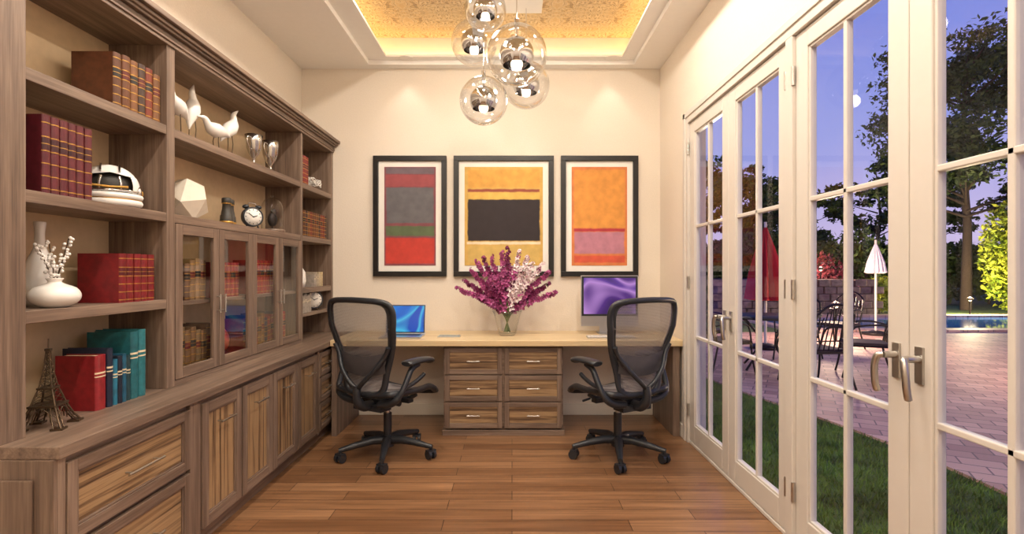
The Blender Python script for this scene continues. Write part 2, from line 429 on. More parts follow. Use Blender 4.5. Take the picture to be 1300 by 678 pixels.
# hutch
b = MB()
for (y0, y1) in [(1.60, 1.686), (2.374, 2.43), (3.88, 3.915), (4.535, 4.575)]:
    b.box(g0, XH, y0, y1, .74, 2.335, M_bkZ)
b.build('hutch_uprights', bc, bevel=.002)
b = MB()
bays = [(1.686, 2.374), (2.43, 3.88), (3.915, 4.535)]
for k, (y0, y1) in enumerate(bays):
    for (z0, z1) in [(1.92, 1.962), (1.515, 1.557)]:
        b.box(g0, XH-.002, y0, y1, z0, z1, M_bkY)
    if k != 1: b.box(g0, XH-.002, y0, y1, 1.112, 1.154, M_bkY)
    else: b.box(g0, XH-.03, y0, y1, 1.115, 1.135, M_bkY)
b.box(g0, XH-.002, 3.915, 4.535, .93, .955, M_bkY)
b.build('hutch_shelves', bc, bevel=.002)
b = MB(); b.box(g0, g0+.008, 1.686, 4.535, .74, 2.335, M_back); b.build('hutch_back', bc)
b = MB()
for (z0, z1, o) in [(2.335, 2.352, .010), (2.352, 2.362, .018), (2.362, 2.385, .014), (2.385, 2.398, .032), (2.398, 2.415, .045), (2.415, 2.44, .065)]:
    b.box(g0, XH+o, 1.60-o, 4.575, z0, z1, M_bkY)
b.build('cornice', bc, bevel=.003)
b = MB(); g = MB()
b.box(XH-.02, XH, 2.43, 3.88, .74, .765, M_bkY)
dys = [2.432, 2.794, 3.155, 3.517, 3.878]
for i in range(4):
    y0, y1 = dys[i]+.002, dys[i+1]-.002; z0, z1 = .768, 1.512; st = .05; x = XH+.004
    b.box(x-.02, x, y0, y0+st, z0, z1, M_bkZ); b.box(x-.02, x, y1-st, y1, z0, z1, M_bkZ)
    b.box(x-.02, x, y0+st, y1-st, z0, z0+st, M_bkY); b.box(x-.02, x, y0+st, y1-st, z1-st, z1, M_bkY)
    g.add([(x-.01, y0+st, z0+st), (x-.01, y1-st, z0+st), (x-.01, y1-st, z1-st), (x-.01, y0+st, z1-st)], [(0, 1, 2, 3)], M_glass)
    ky = y1-.022 if i % 2 == 0 else y0+.022
    bar(b, (x, ky, 1.06), (x, ky, 1.16), (.02, 0, 0), .004)
b.build('glass_door_frames', bc, bevel=.002); g.build('glass_door_panes', bc, normals=False)

# ------------------------------------------------------------------ books
CB = {}
def bookcol(rgb):
    if rgb not in CB: CB[rgb] = simple('book_cover_%d_%d_%d' % rgb, rgb, .42, var=.22, scale=40)
    return CB[rgb]
def books(name, y, z, lst, xs=-1.62, bands=True, label=None):
    b = MB()
    for kk, (t, h, d, rgb) in enumerate(lst):
        c = bookcol(rgb); x0 = xs-d; y1 = y+t-.0022; xq = xs+RB.uniform(-.004, .0)
        b.box(x0, xq-.003, y, y+.003, z, z+h, c); b.box(x0, xq-.003, y1-.003, y1, z, z+h, c)
        b.box(x0+.004, xq-.004, y+.003, y1-.003, z+.003, z+h-.005, M_page)
        seg = 8; V = []; hw = (y1-y)/2; ym = (y+y1)/2
        for k in range(seg+1):
            a = pi*k/seg
            V.append((xq-.004+.010*math.sin(a), ym-hw*math.cos(a)))
        n = len(V)
        def slab(za, zb, o, mat):
            P = [(p[0]+o, ym+(p[1]-ym)*(1-abs(o)*8)) for p in V]
            verts = [(p[0], p[1], za) for p in P]+[(p[0], p[1], zb) for p in P]
            F = [(i, i+1, n+i+1, n+i) for i in range(n-1)]+[tuple(range(n))[::-1], tuple(range(n, 2*n)), (n-1, 0, n, 2*n-1)]
            b.add(verts, F, mat)
        slab(z, z+h, 0, c)
        if bands:
            for q in (.06, .22, .38, .54, .72, .9):
                slab(z+h*q-.0018, z+h*q+.0018, .0012, M_gold)
            slab(z+h*.56, z+h*.70, .0007, label or (M_labelr if kk % 2 else M_labelk))
            slab(z+h*.625, z+h*.635, .0011, M_gold)
        else:
            slab(z+h*.6, z+h*.62, .0008, M_page); slab(z+h*.66, z+h*.69, .0008, M_page)
        y += t
    return b.build(name)
RB = random.Random(21)
e = .0005
R = random.Random(3)
brown = [(88, 50, 30), (100, 56, 30), (118, 74, 42), (62, 40, 32), (116, 44, 28), (110, 68, 36)]
books('leather_books', 2.085, 1.962+e, [(.046, .225+R.uniform(-.01, .01), .175, c) for c in brown])
books('maroon_books', 1.765, 1.557+e, [(.036, .272, .16, (88, 26, 36))]*6, label=bookcol((60, 18, 26)))
books('red_gilt_books', 2.115, 1.154+e, [(.042, .205, .175, (118, 22, 27))]*5, label=bookcol((84, 14, 18)))
books('colourful_books', 1.995, .74+e, [(.055, .215, .16, (134, 28, 34)), (.030, .235, .18, (24, 34, 56)), (.026, .185, .15, (34, 104, 130)), (.024, .195, .15, (26, 32, 48)), (.024, .2, .15, (28, 84, 110)), (.026, .19, .15, (30, 60, 66)), (.045, .285, .19, (34, 96, 104)), (.045, .29, .19, (42, 110, 118))], bands=False)
books('red_gilt_books', 3.94, 1.962+e, [(.035, .22, .16, (120, 30, 28))]*4, label=bookcol((84, 14, 18)))
books('leather_books', 3.98, 1.557+e, [(.045, .2, .17, R.choice(brown)) for _ in range(11)])
books('grey_books', 4.2, 1.154+e, [(.03, .1+.02*(i % 2), .15, (150+8*i, 140+6*i, 130)) for i in range(6)], bands=False)
books('leather_books', 2.47, .767+e, [(.045, .22+R.uniform(-.02, .02), .14, R.choice([(110, 80, 52), (90, 60, 40), (120, 96, 66)])) for _ in range(8)], xs=-1.66)
books('leather_books', 3.17, .767+e, [(.045, .22+R.uniform(-.02, .02), .14, R.choice([(110, 80, 52), (40, 40, 60), (130, 40, 36)])) for _ in range(13)], xs=-1.66)
books('leather_books', 2.6, 1.135+e, [(.045, .2+R.uniform(-.02, .02), .14, R.choice([(120, 90, 60), (90, 60, 40), (140, 110, 80)])) for _ in range(4)], xs=-1.66)
books('red_gilt_books', 2.85, 1.135+e, [(.045, .2, .14, (130, 32, 30))]*6, xs=-1.66)
books('red_gilt_books', 3.3, 1.135+e, [(.045, .22, .14, (140, 40, 30))]*7, xs=-1.66)
b = MB(); b.lathe([(.0, 0), (.05, .0), (.05, .01), (.012, .02), (.012, .04)], M_bronze, M=T(-1.74, 2.95, .741))
b.ball((-1.74, 2.95, .741+.14), .1, simple('globe_red', (150, 52, 40), .3, var=.5, scale=18)); b.build('desk_globe')

# ------------------------------------------------------------------ shelf decor
b = MB()
pr = [(.0, 0), (.05, 0), (.064, .03), (.065, .08), (.055, .13), (.035, .18), (.02, .22), (.015, .27), (.019, .315), (.016, .315), (.012, .27)]
b.lathe([(max(0, v.x), v.z) for v in catmull([(r, 0, z) for r, z in pr], 4)], M_white, 32, T(-1.803, 1.955, 1.1545)); b.build('white_bottle_vase')
b = MB(); VX, VY = -1.668, 1.868
pr = [(0, 0), (.035, 0), (.068, .02), (.076, .045), (.062, .07), (.035, .083), (.02, .092), (.026, .105), (.022, .105), (.016, .092)]
b.lathe([(max(0, v.x), v.z) for v in catmull([(r, 0, z) for r, z in pr], 4)], M_white, 32, T(VX, VY, 1.1545))
for i in range(5):
    a = (.3, 1.6, 2.8, 4.2, 5.4)[i]; l = (.16, .10, .15, .13, .08)[i]; sx = math.cos(a)*.035; sy = math.sin(a)*.045
    P = [(VX, VY, 1.22), (VX+sx*.2, VY+sy*.3, 1.27), (VX+sx*.8, VY+sy*.8, 1.27+l*.5), (VX+sx*1.1, VY+sy*1.2, 1.27+l*.85)]
    C = catmull(P, 4); b.tube(C, .0018, M_bronze, 5)
    for p in C[4:]:
        for _ in range(2):
            b.ball(p+Vector((R.uniform(-.01, .01), R.uniform(-.01, .01), R.uniform(-.004, .004))), .006, M_white, 7, 5)
b.build('white_round_vase')

def eiffel():
    b = MB()
    def w(z):
        P = [(0, .066), (.03, .05), (.07, .036), (.13, .02), (.2, .009), (.27, .004), (.3, .001)]
        for i in range(len(P)-1):
            if z <= P[i+1][0]:
                t = (z-P[i][0])/(P[i+1][0]-P[i][0]); return P[i][1]*(1-t)+P[i+1][1]*t
        return .001
    zs = [0, .015, .03, .05, .07, .09, .11, .13, .15, .17, .19, .21, .23, .25, .27]
    cs = [(1, 1), (-1, 1), (-1, -1), (1, -1)]
    for (sx, sy) in cs:
        b.tube([(sx*w(z), sy*w(z), z) for z in zs], [.0035 if z < .13 else .002 for z in zs], M_bronze, 5)
        iw = lambda z: max(w(z)-.022+z*.12, 0)
        zz = [z for z in zs if z <= .07]
        b.tube([(sx*iw(z), sy*w(z), z) for z in zz], .0025, M_bronze, 5)
        b.tube([(sx*w(z), sy*iw(z), z) for z in zz], .0025, M_bronze, 5)
        for i in range(len(zz)-1):
            b.tube([(sx*w(zz[i]), sy*w(zz[i]), zz[i]), (sx*iw(zz[i+1]), sy*w(zz[i+1]), zz[i+1])], .0013, M_bronze, 4)
            b.tube([(sx*w(zz[i]), sy*w(zz[i]), zz[i]), (sx*w(zz[i+1]), sy*iw(zz[i+1]), zz[i+1])], .0013, M_bronze, 4)
        b.box(sx*.055-.018, sx*.055+.018, sy*.055-.018, sy*.055+.018, -.004, .003, M_bronze)
    for k in range(4):
        c0, c1 = cs[k], cs[(k+1) % 4]
        for i in range(4, len(zs)-1):
            a0, a1 = w(zs[i]), w(zs[i+1])
            b.tube([(c0[0]*a0, c0[1]*a0, zs[i]), (c1[0]*a1, c1[1]*a1, zs[i+1])], .0011, M_bronze, 4)
            b.tube([(c1[0]*a0, c1[1]*a0, zs[i]), (c0[0]*a1, c0[1]*a1, zs[i+1])], .0011, M_bronze, 4)
        q = [Vector((c0[0], c0[1], 0)).lerp(Vector((c1[0], c1[1], 0)), .5+.5*math.cos(pi*t/10)*-.62) for t in range(11)]
        b.tube([(v.x*.043, v.y*.043, .02+.045*math.sin(pi*t/10)) for t, v in enumerate(q)], .002, M_bronze, 5)
    for z, ww, h in [(.07, .042, .007), (.13, .024, .006), (.262, .008, .008)]:
        b.box(-ww, ww, -ww, ww, z, z+h, M_bronze)
    b.cyl((0, 0, .27), (0, 0, .305), .002, M_bronze, seg=6)
    o = b.build('eiffel_tower_figurine'); o.location = (-1.63, 1.80, .7445); o.rotation_euler = (0, 0, .3)
eiffel()

# helmet sculpture: white shell, wide eye opening, jaw guard with silver and gilt ribs
b = MB(); M0 = T(-1.72, 2.19, 1.557, rz=-.9)
V = []; F = []; nu, nv = 36, 14
for j in range(nv+1):
    ph = math.radians(-18+108*j/nv)
    for i in range(nu+1):
        th = math.radians(48+(312-48)*i/nu) if ph < math.radians(30) else math.radians(360*i/nu)
        q = max(1e-4, math.cos(ph)); V.append((.085*q*math.cos(th), .105*q*math.sin(th), .085+.098*math.sin(ph)))
for j in range(nv):
    for i in range(nu): F.append((j*(nu+1)+i, j*(nu+1)+i+1, (j+1)*(nu+1)+i+1, (j+1)*(nu+1)+i))
b.add(V, F, M_white, True, M0)
b.ball((-.008, 0, .083), (.07, .09, .085), M_dk, 24, 10, M0, a0=-40)
for z, r0, mt, rr in [(.018, .098, M_white, .016), (.045, .102, M_white, .013), (.066, .098, M_steel, .006), (.031, .104, M_gold, .005)]:
    p = [(r0*math.cos(a), r0*1.06*math.sin(a), z) for a in [math.radians(-75+150*i/16) for i in range(17)]]
    b.tube(p, rr, mt, 8, M=M0)
for s in (-1, 1):
    b.ball((.02, s*.1, .065), (.03, .012, .03), M_steel, 16, 8, M0); b.ball((.02, s*.11, .065), (.014, .006, .014), M_gold, 12, 6, M0)
    b.tube([(.086*math.cos(a), s*.032, .085+.1*math.sin(a)) for a in [i*pi/14 for i in range(3, 12)]], .0045, M_steel, 6, M=M0)
    b.tube([(.075, s*.03, .05), (.088, s*.036, .07), (.09, s*.036, .095), (.082, s*.03, .125)], .005, M_steel, 6, M=M0)
b.tube([(.095, -.06, .082), (.1, 0, .078), (.095, .06, .082)], .005, M_gold, 6, M=M0)
b.lathe([(.06, .0005), (.085, .0005), (.09, .012), (.08, .03), (.06, .02)], M_white, 28, M0, sc=(.95, 1.1))
b.build('helmet_sculpture')

# birds: slim teardrop bodies on thin legs
def bird(y, x, h, rz, pitch):
    b = MB(); M0 = T(x, y, 1.9625, rz=rz); c = Vector((0, 0, h*.60))
    Rm = Matrix.Rotation(pitch, 3, 'X')
    P0 = [(0, -.115, .0), (0, -.085, .006), (0, -.04, .006), (0, .0, .0), (0, .04, .0), (0, .07, .012), (0, .088, .028), (0, .108, .034), (0, .15, .026)]
    C = catmull([c+Rm @ Vector(p) for p in P0], 4)
    n = len(C); key = [.002, .014, .032, .042, .036, .020, .017, .013, .0015]; rs = []
    for i in range(n):
        t = i/(n-1)*8; k = min(int(t), 7); rs.append(key[k]*(1-(t-k))+key[k+1]*(t-k))
    b.tube(C, rs, M_white, 18, M=M0)
    for s in (-1, 1):
        b.tube([(s*.012, 0, h*.56), (s*.017, .008, h*.3), (s*.015, -.002, .003)], .0026, M_bronze, 6, M=M0)
        b.tube([(s*.015, -.014, .003), (s*.015, .026, .003)], .003, M_bronze, 6, M=M0)
    b.build('white_bird_figurine')
bird(2.62, -1.71, .27, 3.3, .35); bird(2.80, -1.75, .33, .2, 1.25); bird(2.93, -1.69, .21, 3.0, .1); bird(3.10, -1.71, .30, -.2, .9)
def trophy(y, x, h):
    b = MB(); M0 = T(x, y, 1.9625, s=h/.2)
    b.lathe([(0, 0), (.035, 0), (.033, .012), (.012, .02), (.008, .05), (.014, .06), (.03, .085), (.042, .12), (.045, .16), (.052, .2), (.048, .2), (.04, .16), (.0, .1)], M_steel, 28, M0)
    for s in (-1, 1):
        b.tube(catmull([(0, s*.044, .18), (0, s*.075, .175), (0, s*.078, .14), (0, s*.038, .1)], 5), .0045, M_steel, 8, M=M0)
    b.build('silver_trophy_cup')
trophy(3.35, -1.69, .21); trophy(3.60, -1.70, .23)
bm = bmesh.new(); bmesh.ops.create_icosphere(bm, subdivisions=1, radius=.135)
for v in bm.verts:
    v.co = Matrix.Rotation(.5, 3, 'X') @ Matrix.Rotation(.4, 3, 'Y') @ v.co
    v.co.x *= .8; v.co.z = max(v.co.z, -.1)
me = bpy.data.meshes.new('faceted'); bm.to_mesh(me); bm.free(); me.materials.append(M_cream)
o = bpy.data.objects.new('faceted_stone_sculpture', me); scene.collection.objects.link(o); o.location = (-1.73, 2.72, 1.6575)
b = MB(); M0 = T(-1.68, 3.03, 1.5575, rz=.3)
for s in (-1, 1):
    b.lathe([(0, 0), (.034, 0), (.036, .01), (.034, .05), (.03, .055), (.024, .09), (.022, .12), (.026, .125), (.026, .15), (.02, .155), (.0, .15)], M_dk, 22, M0 @ T(0, s*.038, 0))
    b.lathe([(.0365, .006), (.0375, .012), (.0365, .018)], M_gold, 22, M0 @ T(0, s*.038, 0))
    b.lathe([(.023, .118), (.0275, .122), (.023, .126)], M_gold, 22, M0 @ T(0, s*.038, 0))
b.cyl((0, 0, .04), (0, 0, .14), .008, M_gold, M=M0); b.box(-.006, .006, -.03, .03, .05, .06, M_gold, M=M0); b.box(-.006, .006, -.03, .03, .115, .125, M_gold, M=M0)
b.build('vintage_binoculars')
def clock(y, z, r, x=-1.68, name='alarm_clock', rz=0.):
    b = MB(); M0 = T(x, y, z+r+.012, rz=rz) @ Matrix.Rotation(pi/2, 4, 'Z') @ Matrix.Rotation(pi/2, 4, 'X')
    b.lathe([(0, -.025), (r*.9, -.025), (r, -.015), (r, .018), (r*.9, .024), (r*.82, .018)], M_black, 32, M0)
    b.lathe([(0, .0185), (r*.83, .0185), (r*.83, .0205), (0, .0205)], M_mat, 32, M0)
    for k in range(12):
        a = k*pi/6; b.box(-.0018, .0018, r*.64, r*.78, .0205, .022, M_black, M0 @ Matrix.Rotation(a, 4, 'Z'))
    b.box(-.002, .002, -.005, r*.6, .022, .0235, M_black, M0 @ Matrix.Rotation(.9, 4, 'Z')); b.box(-.0025, .0025, -.005, r*.42, .022, .0235, M_black, M0 @ Matrix.Rotation(-1.2, 4, 'Z'))
    for s in (-1, 1):
        b.ball((s*r*.6, r*1.0, 0), (r*.33, r*.22, r*.3), M_black, 16, 8, M0)
        b.cyl((s*r*.5, -r*.8, 0), (s*r*.62, -r-.011, 0), .005, M_black, seg=8, M=M0)
    b.tube([(-r*.45, r*1.15, 0), (-r*.3, r*1.4, 0), (r*.3, r*1.4, 0), (r*.45, r*1.15, 0)], .003, M_steel, 6, M=M0)
    b.build(name)
clock(3.31, 1.5575, .064, rz=-.75)
b = MB(); M0 = T(-1.70, 3.63, 1.5575)
b.lathe([(0, 0), (.085, 0), (.085, .018), (.075, .022), (0, .022)], M_bkX, 30, M0)
b.ball((0, 0, .09), (.03, .045, .05), M_iron, 14, 10, M0); b.ball((0, .02, .15), .02, M_iron, 12, 8, M0); b.tube([(0, .03, .15), (0, .06, .145)], [.006, .001], M_gold, 6, M=M0)
b.cyl((0, 0, .02), (0, 0, .06), .004, M_iron, seg=8, M=M0)
pr = [(.072, .022), (.072, .17), (.066, .2), (.05, .228), (.02, .242), (.0001, .245)]
b.lathe(pr, M_glass, 30, M0); b.ball((0, 0, .256), .011, M_glass, 12, 8, M0)
b.build('glass_cloche')
b = MB()
for i in range(9):
    a = R.uniform(0, 6.28); c = catmull([(-1.69+.055*math.cos(a+k*.9), 4.3+.09*math.sin(a+k*.9+i), 1.975+.01+.07*abs(math.sin(k+i))) for k in range(7)], 4)
    b.tube(c, .004, M_white, 6)
b.tube([(-1.69+.05*math.cos(t*.3), 4.3+.08*math.sin(t*.3), 1.967) for t in range(21)], .0045, M_white, 6, closed=True)
b.build('wire_sculpture')
b = MB(); b.lathe([(0, 0), (.04, 0), (.05, .05), (.045, .12), (.02, .16), (.025, .19), (.02, .19)], M_white, 24, T(-1.67, 4.02, 1.1545)); b.build('small_white_vase')
clock(4.28, .9555, .075, x=-1.66, name='black_mantel_clock', rz=-.9)
books('grey_books', 3.95, .9555, [(.03, .13+.01*(i % 3), .14, (150, 140, 128)) for i in range(6)], bands=False)

# ------------------------------------------------------------------ desk
dk = empty('desk')
b = MB(); b.box(-1.402, XR-.002, 3.94, YB-.002, .702, .75, M_desktop); b.build('desk_top', dk, bevel=.006)
b = MB(); b.box(-.515, .38, 4.02, 4.50, 0, .07, M_bkX); b.box(-.534, .399, 4.0, 4.55, .07, .70, M_bkX)
b.box(-.545, .41, 3.985, 4.55, .0, .045, M_bkX)
b.build('drawer_carcass', dk, bevel=.003)
b = MB(); hd = MB()
def dpanel(b, x0, x1, z0, z1, y, st=.036):
    b.box(x0, x0+st, y-.018, y, z0, z1, M_bkZ); b.box(x1-st, x1, y-.018, y, z0, z1, M_bkZ)
    b.box(x0+st, x1-st, y-.018, y, z0, z0+st, M_bkX); b.box(x0+st, x1-st, y-.018, y, z1-st, z1, M_bkX)
    b.box(x0+st, x1-st, y-.009, y, z0+st, z1-st, M_zbX)
for (x0, x1) in [(-.522, -.078), (-.058, .387)]:
    for (z0, z1) in [(.48, .685), (.27, .47), (.06, .26)]:
        dpanel(b, x0, x1, z0, z1, 4.0)
        xm = (x0+x1)/2; bar(hd, (xm-.05, 3.985, (z0+z1)/2), (xm+.05, 3.985, (z0+z1)/2), (0, -.022, 0), .004)
b.build('drawer_fronts', dk, bevel=.002); hd.build('drawer_handles', dk)
b = MB(); b.box(XR-.075, XR-.022, 3.97, 4.55, .0, .70, M_bkZ); b.box(-1.40, -1.36, 3.97, 4.55, .0, .70, M_bkZ)
b.build('desk_end_panels', dk, bevel=.003)

# ------------------------------------------------------------------ pictures
def picture(name, px0, px1, mat_fn):
    s = 4.56/650
    x0 = (px0-650)*s; x1 = (px1-650)*s; z0 = 1.29+(343-351)*s; z1 = 1.29+(343-198)*s
    b = MB(); fw = .045; y0, y1 = YB-.035, YB-.001
    b.box(x0, x1, y0, y1, z0, z0+fw, M_blackframe); b.box(x0, x1, y0, y1, z1-fw, z1, M_blackframe)
    b.box(x0, x0+fw, y0, y1, z0+fw, z1-fw, M_blackframe); b.box(x1-fw, x1, y0, y1, z0+fw, z1-fw, M_blackframe)
    b.box(x0+fw, x1-fw, y1-.012, y1, z0+fw, z1-fw, M_mat)
    mw = .052
    a = (x0+fw+mw, x1-fw-mw, z0+fw+mw, z1-fw-mw)
    b.box(a[0], a[1], y1-.016, y1-.012, a[2], a[3], mat_fn(a))
    b.build(name, bevel=.003)
picture('framed_painting', 474, 567, lambda a: painting('painting_red_blue', (132, 74, 82), [
    (.03, .97, .93, .99, (112, 96, 104)), (.03, .97, .80, .92, (156, 76, 80)), (.04, .96, .43, .79, (104, 102, 106)),
    (.03, .97, .30, .40, (92, 106, 74)), (.03, .97, .02, .28, (196, 62, 50))], a[0], a[1], a[2], a[3]))
picture('framed_painting', 576, 703, lambda a: painting('painting_yellow_black', (208, 168, 88), [
    (.04, .96, .79, .97, (216, 160, 74)), (.04, .96, .745, .775, (146, 70, 54)), (.04, .96, .66, .74, (220, 178, 88)),
    (.04, .96, .25, .67, (42, 33, 36)), (.03, .97, .215, .24, (230, 216, 186)), (.04, .96, .03, .2, (206, 172, 96))], a[0], a[1], a[2], a[3]))
picture('framed_painting', 712, 810, lambda a: painting('painting_orange_pink', (210, 124, 70), [
    (.04, .96, .38, .97, (216, 146, 66)), (.04, .96, .345, .375, (176, 50, 62)), (.05, .95, .12, .34, (184, 124, 142)),
    (.04, .96, .03, .10, (208, 86, 62))], a[0], a[1], a[2], a[3]))

# ------------------------------------------------------------------ desk objects
M_scrB = screen_mat('laptop_screen', [(.3, (10, 50, 150)), (.5, (24, 110, 210)), (.62, (70, 190, 230)), (.72, (16, 80, 190))], 3, 1.5, .9)
M_scrP = screen_mat('monitor_screen', [(.3, (30, 16, 60)), (.42, (84, 44, 130)), (.52, (190, 140, 215)), (.6, (100, 60, 160)), (.75, (24, 16, 54))], 2.2, 1.2, .9)
b = MB(); cx = -.885
b.box(cx-.165, cx+.165, 4.02, 4.24, .7505, .765, M_alu); b.box(cx-.14, cx+.14, 4.11, 4.21, .765, .767, M_black)
Ms = T(cx, 4.24, .763, rx=-.2)
b.box(-.165, .165, 0, .008, 0, .245, M_alu, Ms); b.box(-.16, .16, -.001, 0, .008, .24, M_black, Ms); b.box(-.152, .152, -.002, -.001, .016, .232, M_scrB, Ms)
b.build('laptop', bevel=.001)
b = MB(); b.box(-.60, -.42, 4.11, 4.22, .7505, .757, M_alu); b.box(-.595, -.425, 4.115, 4.215, .757, .758, simple('tablet_glass', (90, 130, 145), .15)); b.build('tablet_computer', bevel=.001)
b = MB(); cx = .82; y = 4.3
b.box(cx-.24, cx+.24, y, y+.03, .82, 1.245, M_alu)
b.box(cx-.235, cx+.235, y-.002, y, .905, 1.24, M_black); b.box(cx-.218, cx+.218, y-.003, y-.002, .922, 1.225, M_scrP)
b.box(cx-.09, cx+.09, y-.03, y+.15, .7505, .758, M_alu)
b.box(cx-.07, cx+.07, y+.09, y+.1, .755, .95, M_alu, None); b.box(cx-.07, cx+.07, y+.03, y+.1, .93, .95, M_alu)
b.build('desktop_computer', bevel=.003)
b = MB(); b.box(.60, .98, 4.05, 4.16, .7505, .76, M_alu)
for r_ in range(5):
    for c_ in range(16):
        b.box(.607+c_*.023, .626+c_*.023, 4.055+r_*.0205, 4.072+r_*.0205, .76, .763, M_white)
b.build('keyboard')

# flowers
b = MB(); vx, vy = -.04, 4.24
b.lathe([(.0, .0), (.06, .0), (.078, .02), (.088, .08), (.11, .17), (.124, .205), (.119, .205), (.104, .17), (.082, .08), (.07, .022), (0, .012)], M_glass, 28, T(vx, vy, .7505))
M_stem = simple('stem_green', (78, 96, 52), .5, var=.2)
M_pur = simple('petal_purple', (166, 72, 126), .5, var=.35, scale=30); M_pur2 = simple('petal_magenta', (122, 36, 84), .5, var=.3, scale=30)
M_pw = simple('petal_white', (240, 222, 222), .5, var=.08)
RF = random.Random(11)
def blossom(b, c, d, s, mat):
    d = d.normalized(); u = d.orthogonal().normalized(); w = d.cross(u)
    a0 = RF.uniform(0, 6)
    for k in range(5):
        a = a0+k*2*pi/5; rd = u*math.cos(a)+w*math.sin(a); sd = d.cross(rd)
        v = [c, c+rd*s*.55+sd*s*.36+d*s*.18, c+rd*s+d*s*.1, c+rd*s*.55-sd*s*.36+d*s*.18, c+rd*s*.6+d*s*.05]
        b.add(v, [(0, 1, 4), (1, 2, 4), (2, 3, 4), (3, 0, 4)], mat, False)
    b.ball(c+d*s*.12, s*.16, M_pur2 if mat is not M_pw else M_pur, 6, 4)
nst = 30
for i in range(nst):
    t = (i+.5)/nst*2-1
    ang = t*1.22+RF.uniform(-.05, .05); L = (.51 if i % 2 else .34)*RF.uniform(.88, 1.04)*(1-.14*abs(t)); back = RF.uniform(-.32, .32)
    mt = M_pw if (i in (17, 19, 21, 23, 20)) else (M_pur if i % 3 else M_pur2)
    if mt is M_pw: back = -.3
    dx, dz, dyy = math.sin(ang), math.cos(ang), back
    P = [(vx-dx*.03, vy-dyy*.03, .78), (vx+dx*.04, vy+dyy*.04, .93), (vx+dx*L*.45, vy+dyy*.12, .95+dz*L*.52), (vx+dx*L*.82, vy+dyy*.2, .95+dz*L*.85), (vx+dx*L*.98, vy+dyy*.24, .95+dz*L*1.04)]
    C = catmull(P, 7); b.tube(C, .0028, M_stem, 5)
    n = len(C); j0 = 9 if i % 2 == 0 else 11
    for j in range(j0, n):
        f = 1-(j-j0)/(n-j0)
        for q in range(2):
            d = Vector((RF.uniform(-1, 1), RF.uniform(-1.4, .5), RF.uniform(-.5, .9)))
            blossom(b, C[j]+d.normalized()*RF.uniform(.005, .02), d, .014+.027*f, mt if RF.random() > .12 else M_pur)
for i in range(16):
    a = RF.uniform(0, 6.28); p0 = Vector((vx, vy, .93)); d = Vector((math.cos(a), math.sin(a)*.5, RF.uniform(.1, 1.)))
    l = RF.uniform(.1, .22); sd = d.cross(Vector((0, 0, 1))).normalized()*.013
    b.add([p0, p0+d*l*.5+sd, p0+d*l, p0+d*l*.5-sd], [(0, 1, 2, 3)], M_stem)
b.build('orchid_bouquet_vase')

